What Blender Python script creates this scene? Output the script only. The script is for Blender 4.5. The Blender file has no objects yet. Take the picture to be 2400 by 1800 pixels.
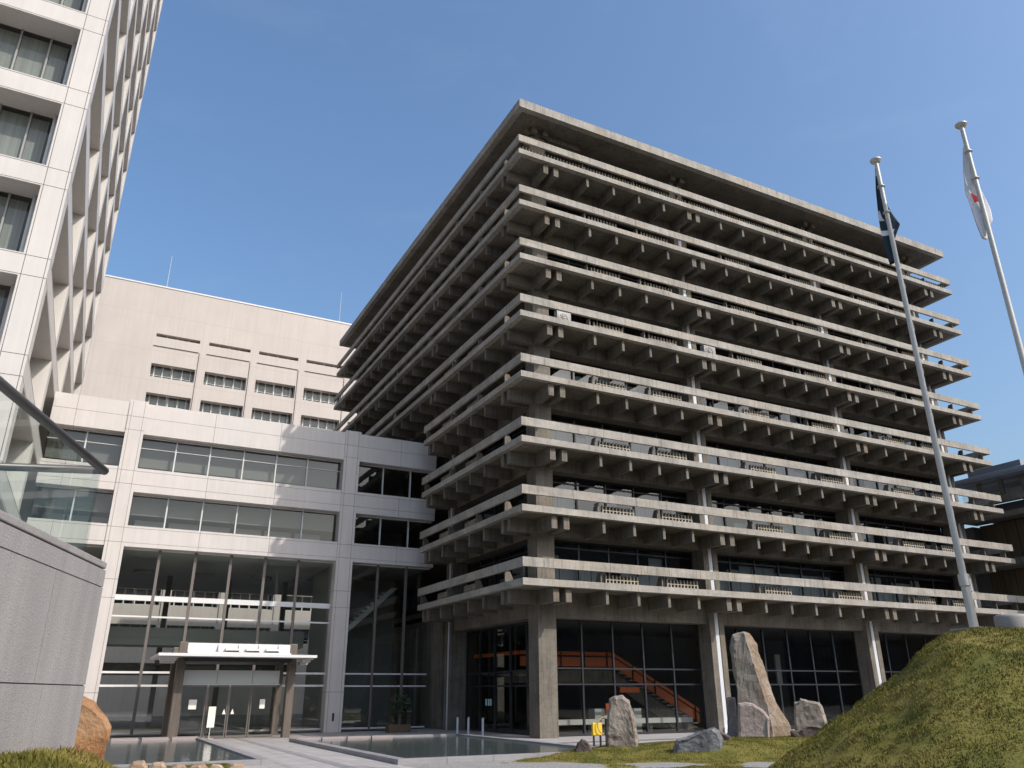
import bpy, bmesh, math, random
from mathutils import Vector, Matrix, noise
random.seed(7)
scene = bpy.context.scene
COL = scene.collection

# ------------------------------------------------------------------ helpers
class MB:
    """collects shapes in world space and links them as one mesh object"""
    def __init__(s): s.v = []; s.f = []; s.m = []; s.xf = None; s.mi = 0
    def add(s, vs, fs):
        n = len(s.v)
        for p in vs:
            p = Vector(p)
            s.v.append(s.xf @ p if s.xf else p)
        for f in fs:
            s.f.append([i + n for i in f]); s.m.append(s.mi)
    def box(s, x0, x1, y0, y1, z0, z1):
        s.add([(x0,y0,z0),(x1,y0,z0),(x1,y1,z0),(x0,y1,z0),(x0,y0,z1),(x1,y0,z1),(x1,y1,z1),(x0,y1,z1)],
              [(0,3,2,1),(4,5,6,7),(0,1,5,4),(1,2,6,5),(2,3,7,6),(3,0,4,7)])
    def cuts(s, x0, x1, y0, y1, z0, z1, axis, at, gap=.016):
        """a box split by open joints"""
        b = [x0,x1,y0,y1,z0,z1]; i = 'xyz'.index(axis)*2
        lo, hi = b[i], b[i+1]; e = [lo] + sorted(a for a in at if lo+.05 < a < hi-.05) + [hi]
        for k in range(len(e)-1):
            c = list(b)
            c[i] = e[k] + (gap/2 if k else 0); c[i+1] = e[k+1] - (gap/2 if k < len(e)-2 else 0)
            s.box(*c)
    def poly(s, outline, d0, d1):
        """outline = 3-D loop, extruded by vectors d0 -> d1"""
        n = len(outline); a = [Vector(p)+Vector(d0) for p in outline]; b = [Vector(p)+Vector(d1) for p in outline]
        s.add(a+b, [tuple(range(n))[::-1], tuple(range(n, 2*n))] + [(i,(i+1)%n,(i+1)%n+n,i+n) for i in range(n)])
    def tube(s, p0, p1, r0, r1=None, n=16, caps=True):
        r1 = r0 if r1 is None else r1
        p0, p1 = Vector(p0), Vector(p1); d = (p1-p0).normalized()
        a = d.orthogonal().normalized(); b = d.cross(a)
        vs = []
        for p, r in ((p0,r0),(p1,r1)):
            for k in range(n):
                t = 2*math.pi*k/n; vs.append(p + a*r*math.cos(t) + b*r*math.sin(t))
        fs = [(k,(k+1)%n,(k+1)%n+n,k+n) for k in range(n)]
        if caps: fs += [tuple(range(n))[::-1], tuple(range(n,2*n))]
        s.add(vs, fs)
    def lathe(s, c, prof, n=20):
        c = Vector(c); vs = []
        for r, z in prof:
            for k in range(n):
                t = 2*math.pi*k/n; vs.append(c + Vector((r*math.cos(t), r*math.sin(t), z)))
        fs = []
        for j in range(len(prof)-1):
            for k in range(n):
                fs.append((j*n+k, j*n+(k+1)%n, (j+1)*n+(k+1)%n, (j+1)*n+k))
        fs += [tuple(range(n))[::-1], tuple(range((len(prof)-1)*n, len(prof)*n))]
        s.add(vs, fs)
    def holes(s, O, U, W, N, u0, u1, w0, w1, rects, depth):
        """wall sheet with recessed openings; O origin, U/W in-plane axes, N outward normal"""
        O, U, W, N = map(Vector, (O,U,W,N))
        us = sorted({u0,u1} | {r[i] for r in rects for i in (0,1) if u0 <= r[i] <= u1})
        ws = sorted({w0,w1} | {r[i] for r in rects for i in (2,3) if w0 <= r[i] <= w1})
        P = lambda u,w,d=0: O + U*u + W*w - N*d
        flip = U.cross(W).dot(N) < 0
        def q(a,b,c,d): s.add([a,b,c,d], [(3,2,1,0) if flip else (0,1,2,3)])
        for i in range(len(us)-1):
            j = 0
            while j < len(ws)-1:
                cu = (us[i]+us[i+1])/2
                inside = lambda jj: any(r[0] < cu < r[1] and r[2] < (ws[jj]+ws[jj+1])/2 < r[3] for r in rects)
                if inside(j): j += 1; continue
                k = j
                while k+1 < len(ws)-1 and not inside(k+1): k += 1
                q(P(us[i],ws[j]), P(us[i+1],ws[j]), P(us[i+1],ws[k+1]), P(us[i],ws[k+1]))
                j = k+1
        for a,b,c,d in rects:
            q(P(a,c,depth),P(b,c,depth),P(b,c),P(a,c)); q(P(a,d),P(b,d),P(b,d,depth),P(a,d,depth))
            q(P(a,c,depth),P(a,c),P(a,d),P(a,d,depth)); q(P(b,c),P(b,c,depth),P(b,d,depth),P(b,d))
    def build(s, name, mat, parent=None, smooth=False, bevel=0):
        me = bpy.data.meshes.new(name)
        L = Vector(root_loc(parent)) if parent else Vector((0,0,0))
        me.from_pydata([p - L for p in s.v], [], s.f); me.validate(); me.update()
        for m in (mat if isinstance(mat, (list,tuple)) else [mat]): me.materials.append(m)
        if isinstance(mat, (list,tuple)):
            for p, mi in zip(me.polygons, s.m): p.material_index = mi
        if smooth:
            for p in me.polygons: p.use_smooth = True
        o = bpy.data.objects.new(name, me); COL.objects.link(o)
        if parent: o.parent = parent
        if bevel:
            b = o.modifiers.new('bevel','BEVEL'); b.width = bevel; b.segments = 2; b.limit_method = 'ANGLE'
        return o

def root_loc(o):
    L = Vector((0,0,0))
    while o: L += o.location; o = o.parent
    return L
def tag(o, label=None, cat=None, group=None, kind=None):
    if label: o['label'] = label
    if cat: o['category'] = cat
    if group: o['group'] = group
    if kind: o['kind'] = kind
    return o
def thing(name, label, cat, loc=(0,0,0), group=None):
    o = bpy.data.objects.new(name, None); o.empty_display_size = .3; COL.objects.link(o); o.location = loc
    return tag(o, label, cat, group)
def copy_tree(o, parent=None, offset=None):
    c = o.copy(); COL.objects.link(c)
    if parent is not None: c.parent = parent
    if offset is not None: c.location = o.location + Vector(offset)
    for ch in list(o.children): copy_tree(ch, c)
    return c

# ------------------------------------------------------------------ materials
def nodes(name):
    m = bpy.data.materials.new(name); m.use_nodes = True
    nt = m.node_tree; nt.nodes.clear()
    out = nt.nodes.new('ShaderNodeOutputMaterial')
    return m, nt, out
def N(nt, t, **kw):
    n = nt.nodes.new('ShaderNode'+t)
    for k, v in kw.items():
        if k in n.inputs.keys(): n.inputs[k].default_value = v
        else: setattr(n, k, v)
    return n
def mapped(nt, scale):
    g = N(nt,'NewGeometry'); mp = N(nt,'Mapping'); mp.inputs['Scale'].default_value = scale
    nt.links.new(g.outputs['Position'], mp.inputs['Vector']); return mp.outputs['Vector']
def noise_tex(nt, scale, detail=6, rough=.6, stretch=(1,1,1)):
    n = N(nt,'TexNoise'); n.inputs['Scale'].default_value = scale; n.inputs['Detail'].default_value = detail; n.inputs['Roughness'].default_value = rough
    nt.links.new(mapped(nt, stretch), n.inputs['Vector']); return n.outputs['Fac']
def ramp(nt, fac, stops):
    r = N(nt,'ValToRGB'); e = r.color_ramp.elements
    while len(e) < len(stops): e.new(.5)
    for i,(p,c) in enumerate(stops):
        e[i].position = p; e[i].color = (c[0],c[1],c[2],1) if not isinstance(c,(int,float)) else (c,c,c,1)
    nt.links.new(fac, r.inputs['Fac']); return r.outputs['Color']
def mix(nt, a, b, fac, mode='MULTIPLY'):
    m = N(nt,'MixRGB', blend_type=mode)
    for k, s in (('Color1',a),('Color2',b),('Fac',fac)):
        if isinstance(s,(int,float)): m.inputs[k].default_value = s if k=='Fac' else (s,s,s,1)
        elif isinstance(s,tuple): m.inputs[k].default_value = (*s,1)
        else: nt.links.new(s, m.inputs[k])
    return m.outputs['Color']
def surface(name, color, rough=.6, layers=(), bump=0, bump_scale=20, bump_stretch=(1,1,1), metal=0, spec=.5):
    """layers: (scale, stretch, lo, hi) multiplied noises lo..hi"""
    m, nt, out = nodes(name); b = N(nt,'BsdfPrincipled')
    b.inputs['Roughness'].default_value = rough; b.inputs['Metallic'].default_value = metal
    b.inputs['Specular IOR Level'].default_value = spec
    c = tuple(color)
    for sc, st, lo, hi in layers:
        c = mix(nt, c, ramp(nt, noise_tex(nt, sc, stretch=st), [(.3,lo),(.7,hi)]), 1.0)
    if isinstance(c, tuple): b.inputs['Base Color'].default_value = (*c,1)
    else: nt.links.new(c, b.inputs['Base Color'])
    if bump:
        bp = N(nt,'Bump'); bp.inputs['Strength'].default_value = bump; bp.inputs['Distance'].default_value = .02
        nt.links.new(noise_tex(nt, bump_scale, stretch=bump_stretch), bp.inputs['Height']); nt.links.new(bp.outputs['Normal'], b.inputs['Normal'])
    nt.links.new(b.outputs['BSDF'], out.inputs['Surface'])
    return m
def glass(name, tint, refl=.08, ior=1.5, refl_tint=(1,1,1)):
    m, nt, out = nodes(name)
    t = N(nt,'BsdfTransparent'); t.inputs['Color'].default_value = (*tint,1)
    g = N(nt,'BsdfGlossy'); g.inputs['Roughness'].default_value = .015; g.inputs['Color'].default_value = (*refl_tint,1)
    lw = N(nt,'LayerWeight'); lw.inputs['Blend'].default_value = .5
    fr = N(nt,'Math', operation='POWER'); fr.inputs[1].default_value = 5; nt.links.new(lw.outputs['Facing'], fr.inputs[0])
    sc = N(nt,'Math', operation='MULTIPLY_ADD'); sc.inputs[1].default_value = .8; sc.inputs[2].default_value = .04; nt.links.new(fr.outputs[0], sc.inputs[0]); fr = sc
    bp = N(nt,'Bump'); bp.inputs['Strength'].default_value = .05; bp.inputs['Distance'].default_value = .02
    nt.links.new(noise_tex(nt, .6, 2), bp.inputs['Height']); nt.links.new(bp.outputs['Normal'], g.inputs['Normal'])
    ad = N(nt,'Math', operation='ADD', use_clamp=True); ad.inputs[1].default_value = refl
    nt.links.new(fr.outputs[0], ad.inputs[0])
    mx = N(nt,'MixShader'); nt.links.new(ad.outputs[0], mx.inputs['Fac']); nt.links.new(t.outputs[0], mx.inputs[1]); nt.links.new(g.outputs[0], mx.inputs[2])
    nt.links.new(mx.outputs[0], out.inputs['Surface'])
    return m

M = {}
def concrete(name, base, streak=.62):
    m, nt, out = nodes(name); b = N(nt,'BsdfPrincipled'); b.inputs['Roughness'].default_value = .85; b.inputs['Specular IOR Level'].default_value = .25
    c = mix(nt, tuple(base), ramp(nt, noise_tex(nt, .9), [(.3,.74),(.7,1.08)]), 1.0)                      # big blotches
    c = mix(nt, c, ramp(nt, noise_tex(nt, 7, 8, .7), [(.3,.82),(.7,1.1)]), 1.0)
    c = mix(nt, c, ramp(nt, noise_tex(nt, 1.0, 5, .6, (5,5,.3)), [(.28,streak),(.5,1.0)]), 1.0)           # rain streaks
    c = mix(nt, c, ramp(nt, noise_tex(nt, 1.0, 3, .5, (.4,.4,14)), [(.35,.95),(.65,1.02)]), 1.0)           # board lines
    c = mix(nt, c, ramp(nt, noise_tex(nt, .35, 4, .5), [(.45,(1,1,1)),(.75,(1.0,.93,.84))]), 1.0)          # rusty tint
    c = mix(nt, c, ramp(nt, noise_tex(nt, 1.0, 4, .6, (11,11,.5)), [(.56,1.0),(.7,.62)]), 1.0)                # drips
    c = mix(nt, c, ramp(nt, noise_tex(nt, .5, 2, .4, (1,1,2)), [(.52,1.0),(.56,.9)]), 1.0)                    # pour and patch edges
    nt.links.new(c, b.inputs['Base Color'])
    bp = N(nt,'Bump'); bp.inputs['Strength'].default_value = .35; bp.inputs['Distance'].default_value = .02
    nt.links.new(noise_tex(nt, 10, 8, .7, (1,1,2.5)), bp.inputs['Height']); nt.links.new(bp.outputs['Normal'], b.inputs['Normal'])
    nt.links.new(b.outputs[0], out.inputs['Surface']); return m
M['conc'] = concrete('shaded_board_concrete', (.205,.183,.152))  # colour darkened to hold the deep shade under slabs and roof
M['conc_edge'] = concrete('lit_edge_concrete', (.395,.37,.333), .72)  # same concrete in a paler copy for the sunlit edges
M['lattice'] = concrete('lattice_concrete', (.46,.41,.33), .75)
M['frame_dark'] = surface('dark_bronze_frame', (.02,.022,.028), .4)
M['win_main'] = glass('dark_window_glass', (.55,.58,.58), .03)
M['win_gf'] = glass('lobby_window_glass', (.62,.64,.62), .015)
M['bounce_cut_grey'] = surface('dark_bounce_cut', (.12,.115,.11), .9, [(2,(1,1,1),.8,1.15)])  # dark so sunlit slab tops throw less light upward
M['ceil'] = surface('pale_ceiling', (.5,.5,.48), .8)
M['blind_pale'] = surface('grey_green_curtain', (.33,.345,.325), .8, [(1.0,(9,9,.05),.7,1.05)])
M['mull_grey'] = surface('grey_window_mullion', (.3,.295,.28), .5)
M['blind'] = surface('grey_roller_blind', (.31,.31,.295), .8)
M['curtain'] = surface('pale_curtain', (.52,.55,.56), .8, [(1.0,(9,9,.05),.75,1.0)])
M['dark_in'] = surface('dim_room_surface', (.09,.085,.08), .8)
M['panel'] = surface('pale_cladding_panel', (.60,.56,.535), .38, [(.5,(1,1,1),.92,1.03),(1,(5,5,.25),.92,1.02)])
M['panel_tower'] = surface('tower_cladding_panel', (.58,.543,.508), .5, [(.3,(1,1,1),.92,1.03),(1,(4,4,.2),.94,1.02)])
M['joint'] = surface('dark_joint', (.09,.085,.085), .8)
M['win_block'] = glass('grey_tinted_glass', (.6,.62,.6), .03, refl_tint=(.9,.88,.85))
M['win_hall'] = glass('hall_glass', (.8,.84,.8), .09, refl_tint=(.9,.92,.88))
M['link_in'] = surface('grey_link_interior', (.3,.3,.285), .8)
M['win_tower'] = glass('tower_glass', (.78,.8,.78), .0, refl_tint=(.9,.88,.84))
M['mull'] = surface('brown_grey_mullion', (.16,.14,.125), .45, metal=.3)
M['white'] = surface('white_painted_metal', (.68,.67,.665), .4)
M['white_dim'] = surface('grey_white_board', (.55,.57,.56), .6)
M['beige'] = surface('beige_precast', (.53,.478,.445), .75, [(.25,(1,1,1),.92,1.03),(1,(3,3,.15),.93,1.02),(6,(1,1,1),.97,1.02)])
M['steel'] = surface('brushed_steel', (.5,.49,.45), .45, [(2,(1,1,.2),.85,1.05)], metal=.15)
M['bronze'] = surface('brown_bronze_post', (.13,.105,.085), .5, [(2,(4,4,.3),.7,1.15)])
M['rail'] = surface('grey_brown_handrail', (.11,.105,.105), .4, [(3,(1,1,1),.85,1.1)], metal=.3)
M['bal_glass'] = glass('balustrade_glass', (.86,.92,.9), .04)
M['pipe'] = surface('white_downpipe', (.62,.63,.66), .5, [(1,(3,3,.4),.85,1.02)])
M['orange'] = surface('orange_painted_panel', (.62,.14,.035), .5)
M['yellow'] = surface('yellow_paint', (.75,.5,.03), .5)
M['granite'] = surface('grey_granite', (.33,.312,.305), .75, [(90,(1,1,1),.78,1.16),(1,(5,5,.3),.84,1.04),(.7,(1,1,.6),.88,1.06)], bump=.5, bump_scale=60)
M['granite_dark'] = surface('grey_granite_kerb', (.27,.26,.265), .6, [(70,(1,1,1),.75,1.2),(1.5,(1,1,1),.85,1.1)], bump=.3, bump_scale=40)
M['weir'] = surface('brown_grey_granite', (.25,.21,.2), .65, [(60,(1,1,1),.75,1.2)], bump=.3, bump_scale=40)
M['wood'] = surface('brown_wood_board', (.13,.09,.05), .7, [(1,(6,6,.3),.7,1.2)])
M['metal_roof'] = surface('blue_grey_roof_edge', (.24,.27,.33), .45, metal=.3)
M['black'] = surface('black_plastic', (.02,.02,.02), .5)
M['paper'] = surface('white_paper', (.78,.76,.7), .8)
M['paper_cyan'] = surface('pale_blue_paper', (.5,.7,.7), .8)
M['flag_green'] = surface('dark_green_flag_cloth', (.012,.032,.04), .8)
M['flag_white'] = surface('white_flag_cloth', (.75,.73,.74), .8)
M['flag_red'] = surface('red_flag_cloth', (.55,.02,.03), .8)
M['ac'] = surface('off_white_metal_case', (.29,.285,.27), .5)
M['leaf'] = surface('dark_leaf', (.04,.07,.025), .6, [(3,(1,1,1),.6,1.3)])
M['trunk'] = surface('bark', (.12,.09,.06), .85, [(5,(3,3,.5),.7,1.2)])
M['brick_dull'] = surface('dull_brown_facing', (.2,.165,.14), .8, [(1,(1,1,1),.85,1.1)])
M['gravel'] = surface('grey_gravel', (.27,.262,.25), .9, [(16,(1,1,1),.4,1.5),(2,(1,1,1),.85,1.1)], bump=1, bump_scale=16)
M['asphalt'] = surface('grey_ground', (.11,.108,.1), .9, [(1,(1,1,1),.85,1.1),(40,(1,1,1),.8,1.15)])

def rock_mat(name, a, b, c):
    m, nt, out = nodes(name); p = N(nt,'BsdfPrincipled'); p.inputs['Roughness'].default_value = .85; p.inputs['Specular IOR Level'].default_value = .25
    col = ramp(nt, noise_tex(nt, 1.6, 9, .65), [(.34,a),(.5,b),(.66,c)])
    col = mix(nt, col, ramp(nt, noise_tex(nt, 18, 6, .7), [(.3,.75),(.7,1.15)]), 1.0)
    nt.links.new(col, p.inputs['Base Color'])
    bp = N(nt,'Bump'); bp.inputs['Strength'].default_value = .9; bp.inputs['Distance'].default_value = .05
    nt.links.new(noise_tex(nt, 7, 12, .75), bp.inputs['Height']); nt.links.new(bp.outputs['Normal'], p.inputs['Normal'])
    nt.links.new(p.outputs[0], out.inputs['Surface']); return m
M['rock_grey'] = rock_mat('brown_grey_rock', (.17,.14,.115),(.29,.25,.21),(.36,.315,.27))
M['rock_tall'] = rock_mat('tall_grey_rock', (.24,.185,.13),(.26,.235,.21),(.34,.29,.235))
M['rock_flank'] = rock_mat('reddish_rock_flank', (.22,.145,.095),(.27,.21,.155),(.33,.28,.23))
M['rock_rosy'] = rock_mat('pale_pink_rock', (.34,.275,.25),(.40,.33,.305),(.45,.38,.35))
M['rock_dark'] = rock_mat('dark_blue_grey_rock', (.075,.08,.085),(.15,.155,.165),(.24,.25,.25))
M['rock_brown'] = rock_mat('dark_brown_rock', (.07,.055,.05),(.12,.095,.085),(.17,.14,.12))
M['rock_orange'] = rock_mat('orange_brown_rock', (.24,.11,.05),(.36,.19,.09),(.43,.28,.17))
M['rock_edge'] = rock_mat('tan_cobble', (.3,.2,.13),(.42,.3,.2),(.5,.38,.28))
def paving():
    m, nt, out = nodes('pale_stone_paving'); p = N(nt,'BsdfPrincipled'); p.inputs['Roughness'].default_value = .7
    br = N(nt,'TexBrick'); br.inputs['Scale'].default_value = 1; br.inputs['Mortar Size'].default_value = .008
    br.inputs['Brick Width'].default_value = .6; br.inputs['Row Height'].default_value = .6; br.offset = 0
    br.inputs['Color1'].default_value = (.36,.34,.33,1); br.inputs['Color2'].default_value = (.4,.375,.365,1); br.inputs['Mortar'].default_value = (.13,.125,.12,1)
    nt.links.new(mapped(nt,(1,1,1)), br.inputs['Vector'])
    c = mix(nt, br.outputs['Color'], ramp(nt, noise_tex(nt, 1.2), [(.3,.82),(.7,1.08)]), 1.0)
    c = mix(nt, c, ramp(nt, noise_tex(nt, 60), [(.3,.88),(.7,1.1)]), 1.0)
    nt.links.new(c, p.inputs['Base Color']); nt.links.new(p.outputs[0], out.inputs['Surface']); return m
M['paving'] = paving()
def water():
    m, nt, out = nodes('still_water'); p = N(nt,'BsdfPrincipled')
    p.inputs['Base Color'].default_value = (.085,.105,.1,1); p.inputs['Roughness'].default_value = .05; p.inputs['IOR'].default_value = 1.33
    bp = N(nt,'Bump'); bp.inputs['Strength'].default_value = .3; bp.inputs['Distance'].default_value = .03
    nt.links.new(noise_tex(nt, 3.5, 3), bp.inputs['Height']); nt.links.new(bp.outputs['Normal'], p.inputs['Normal'])
    nt.links.new(p.outputs[0], out.inputs['Surface']); return m
M['water'] = water()
def grass_mat():
    m, nt, out = nodes('dry_grass'); p = N(nt,'BsdfPrincipled'); p.inputs['Roughness'].default_value = .8; p.inputs['Specular IOR Level'].default_value = .15
    c = ramp(nt, noise_tex(nt, .9, 8, .65), [(.33,(.085,.09,.02)),(.46,(.14,.13,.03)),(.6,(.19,.16,.042)),(.72,(.245,.19,.068))])
    c = mix(nt, c, ramp(nt, noise_tex(nt, 30, 3), [(.3,.6),(.7,1.35)]), 1.0)
    nt.links.new(c, p.inputs['Base Color']); nt.links.new(p.outputs[0], out.inputs['Surface']); return m
M['grass'] = grass_mat(); M['soil'] = M['grass']

# ------------------------------------------------------------------ camera, light, sky
FPX, CAM = 1843.3662, Vector((-16.4612, -30.8637, 1.85))
yaw, pit, rol = (math.radians(a) for a in (62.6377, 21.5175, -.2814))
fw = Vector((math.cos(yaw)*math.cos(pit), math.sin(yaw)*math.cos(pit), math.sin(pit)))
r = Vector((math.sin(yaw), -math.cos(yaw), 0)); u = r.cross(fw)
r2 = r*math.cos(rol) + u*math.sin(rol); u2 = -r*math.sin(rol) + u*math.cos(rol)
cd = bpy.data.cameras.new('camera'); cam = bpy.data.objects.new('camera', cd); COL.objects.link(cam)
cd.sensor_width = 36; cd.lens = FPX/2400*36; cd.clip_start = .1; cd.clip_end = 3000
cam.matrix_world = Matrix(((r2.x,u2.x,-fw.x,CAM.x),(r2.y,u2.y,-fw.y,CAM.y),(r2.z,u2.z,-fw.z,CAM.z),(0,0,0,1)))
scene.camera = cam
S = Vector((.593,-1,1.02)).normalized()
elev = math.asin(S.z); azim = math.atan2(S.x, S.y)
w = bpy.data.worlds.new('World'); scene.world = w; w.use_nodes = True
nt = w.node_tree; bg = nt.nodes['Background']; sk = nt.nodes.new('ShaderNodeTexSky'); sk.sky_type = 'NISHITA'; sk.sun_disc = False
sk.sun_elevation = elev; sk.sun_rotation = azim; sk.altitude = 0; sk.air_density = 1.4; sk.dust_density = 4.2; sk.ozone_density = 5.4
hs = nt.nodes.new('ShaderNodeHueSaturation'); hs.inputs['Saturation'].default_value = 1.06; nt.links.new(sk.outputs['Color'], hs.inputs['Color'])
tc = nt.nodes.new('ShaderNodeTexCoord'); mp = nt.nodes.new('ShaderNodeMapping'); mp.inputs['Scale'].default_value = (2.2,2.2,6); mp.inputs['Rotation'].default_value = (.3,.2,.5)
cn = nt.nodes.new('ShaderNodeTexNoise'); cn.inputs['Scale'].default_value = 2.3; cn.inputs['Detail'].default_value = 9; cn.inputs['Roughness'].default_value = .62; cn.inputs['Distortion'].default_value = .5
nt.links.new(tc.outputs['Generated'], mp.inputs['Vector']); nt.links.new(mp.outputs['Vector'], cn.inputs['Vector'])
cr = nt.nodes.new('ShaderNodeValToRGB'); cr.color_ramp.elements[0].position = .54; cr.color_ramp.elements[1].position = .9; cr.color_ramp.elements[1].color = (.05,.05,.05,1)
nt.links.new(cn.outputs['Fac'], cr.inputs['Fac'])
cm = nt.nodes.new('ShaderNodeMixRGB'); cm.inputs['Color2'].default_value = (4.6,4.9,5.3,1); nt.links.new(cr.outputs['Color'], cm.inputs['Fac']); nt.links.new(hs.outputs['Color'], cm.inputs['Color1'])
nt.links.new(cm.outputs['Color'], bg.inputs['Color']); bg.inputs['Strength'].default_value = .15
ld = bpy.data.lights.new('sun','SUN'); ld.energy = 2.6; ld.angle = math.radians(.5); ld.color = (1,.935,.85)
so = bpy.data.objects.new('sun', ld); COL.objects.link(so); so.rotation_euler = S.to_track_quat('Z','Y').to_euler(); so.location = (0,-60,60)
scene.view_settings.view_transform = 'Standard'; scene.view_settings.look = 'None'; scene.view_settings.exposure = .42; scene.view_settings.gamma = 1
scene.render.engine = 'CYCLES'; scene.cycles.max_bounces = 8; scene.cycles.transparent_max_bounces = 16
scene.cycles.use_denoising = True

# ------------------------------------------------------------------ ground
def struct(name, mb, mat, label=None):
    o = mb.build(name, mat); o['kind'] = 'structure'
    if label: o['label'] = label
    return o
def sheet(name, x0, x1, y0, y1, z, mat):
    m = MB(); m.add([(x0,y0,z),(x1,y0,z),(x1,y1,z),(x0,y1,z)], [(0,1,2,3)]); return struct(name, m, mat)
sheet('ground', -900, 900, -900, 900, -.02, M['asphalt'])
sheet('gravel', -8, 46, -26, -2.2, .002, M['gravel'])
sheet('paving', -30, -8.02, -40, 14.4, .006, M['paving'])
sheet('paving', -8.02, 44, -2.4, 14.4, .006, M['paving'])
sheet('path', -10.95, -8.12, -30, 10.9, .014, M['paving'])
m = MB(); m.box(-9.72,-9.4,-30,10.6,0,.022); struct('path_strip', m, M['granite_dark'])
m = MB(); m.box(-.1,44,-1.2,40,0,.05); struct('terrace', m, M['paving'])

# ------------------------------------------------------------------ main concrete building
FL = 3.261; ZP = [7.49 + FL*i for i in range(8)]; ZS = [z-.905 for z in ZP]       # parapet tops, slab tops
XE = 36.1; YL = 12.8                                                              # slab reach, short left end of four lower levels
PIL = [2.115, 12.10, 23.60, 33.67]                                                # pillar lines (pairs of beams)
SING = [4.51, 6.28, 8.06, 9.86, 14.24, 16.03, 17.80, 19.57, 21.32, 25.74, 27.52, 29.30, 31.08]
B = thing('concrete_office_building', 'weathered grey concrete block of eight balconied storeys under one flat roof slab', 'building', (0,0,0))
part = {}
def build(mb, name, mat, parent=B, **k): return mb.build(name, M[mat] if isinstance(mat,str) else mat, parent, **k)
for i in range(8):
    z = ZS[i]; long_ = i >= 4; ye = XE if long_ else YL
    m = MB()
    j = [k*3.6+1.8 for k in range(11)]
    m.cuts(0, XE, 0, .3, z-.30, z, 'x', j, .006)                                   # front edge strip
    m.box(0, .3, .3, ye, z-.30, z)                                                 # left edge strip
    if long_: m.box(.3, XE, XE-.3, XE, z-.30, z)
    m.box(XE-.3, XE, .3, (XE-.3 if long_ else YL), z-.30, z)
    fl = build(m, 'floor_slab', 'conc_edge'); part[i] = fl
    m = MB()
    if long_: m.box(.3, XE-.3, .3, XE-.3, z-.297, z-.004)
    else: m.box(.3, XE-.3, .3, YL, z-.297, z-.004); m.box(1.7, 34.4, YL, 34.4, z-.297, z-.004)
    build(m, 'soffit', 'conc', fl)  # underside split off from the edge, its shade put into the colour
    m = MB()
    if long_: m.box(.3, XE-.3, .3, XE-.3, z-.003, z+.0025)
    else: m.box(.3, XE-.3, .3, YL, z-.003, z+.0025)
    build(m, 'bounce_cut_layer', 'bounce_cut_grey', fl)  # unseen layer added to cut bounce light onto the soffit above
    m = MB(); zt = ZP[i]; zb = zt-.41
    j = [4.6,6.35,8.12,9.9,11.7,13.4,15.2,17,18.8,20.6,22.4,24.2,26,27.8,29.6,31.4,33.2]
    m.cuts(-.01, XE+.02, -.012, .12, zb, zt, 'x', j, .014)
    m.cuts(-.012, .12, .122, ye+.02, zb, zt, 'y', j, .014)
    if long_: m.box(XE-.1, XE+.03, .122, XE, zb, zt)
    else: m.box(XE-.1, XE+.03, .122, 12.8, zb, zt)
    build(m, 'parapet', 'conc_edge')
    # tapered fins that carry the parapet
    def fin(t, ax, at=0):
        m = MB()
        o = [(at+.0,0),(at+.5,0),(at+.25,.495),(at+.0,.495)]
        if ax == 'x': m.poly([(t-.035, .18+a, z+b) for a,b in o], (0,0,0), (.07,0,0))
        else: m.poly([(.07+a, t-.05, z+b) for a,b in o], (0,0,0), (0,.1,0))
        build(m, 'parapet_bracket', 'conc')
    for t in [4.2,7.7,13.9,19.2,25.3,28.7,33.4,35.5]: fin(t,'x')
    for t in [1.9,5.1,8.7,12.5]: fin(t,'y')
    # lattice screens between slab and parapet
    if i == 7: spans = [(.4,11.6),(11.9,23.2),(23.5,35.4)]; lsp = [(.4,11.6)]
    else: spans = [(4.52,6.31),(8.07,9.9),(14.39,16.16),(19.73,21.5),(25.88,27.67),(29.4,31.2)]; lsp = [(5.3,6.9),(8.9,10.4)]
    for a,b,ax in [(a,b,'x') for a,b in spans] + [(a,b,'y') for a,b in lsp]:
        m = MB(); n = max(3, round((b-a)/.2)); dx = (b-a)/n
        zz = [(0,.045),(.17,.21)]
        for k in range(n+1):
            t = a+dx*k
            if ax=='x': m.box(t-.03,t+.03,.26,.34,z,z+.41)
            else: m.box(.26,.34,t-.03,t+.03,z,z+.41)
        for lo,hi in zz:
            if ax=='x': m.box(a-.02,b+.02,.264,.336,z+lo+.002,z+hi+.002)
            else: m.box(.264,.336,a-.02,b+.02,z+lo+.002,z+hi+.002)
        lt = build(m, 'lattice_screen', 'lattice')
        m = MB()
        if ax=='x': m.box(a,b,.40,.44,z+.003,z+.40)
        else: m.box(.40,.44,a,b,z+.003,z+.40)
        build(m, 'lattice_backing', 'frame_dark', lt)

# beams under the slabs: one mesh per kind, the hundred nearest as parts, the rest in one
def beam_box(m, t, wdt, ax, i):
    zt = ZS[i]-.302; zb = zt-.625
    if ax == 'x': m.box(t-wdt/2, t+wdt/2, .22, 1.80, zb, zt)
    else: m.box(.22, 1.80, t-wdt/2, t+wdt/2, zb, zt)
lst = []
for i in range(8):
    for c in PIL:
        for d in (-.325,.325): lst.append((i,'x',c+d,.30))
    for t in SING: lst.append((i,'x',t,.15))
    for c in (PIL if i >= 4 else PIL[:2]):
        for d in (-.325,.325): lst.append((i,'y',c+d,.30))
    for t in SING:
        if i >= 4 or t < YL-.5: lst.append((i,'y',t,.15))
def near(b):
    p = Vector((b[2],.2,ZS[b[0]])) if b[1]=='x' else Vector((.2,b[2],ZS[b[0]]))
    return (p-CAM).length * (.8 if b[3] > .2 else 1.0)
lst.sort(key=near)
protos = {}
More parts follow.
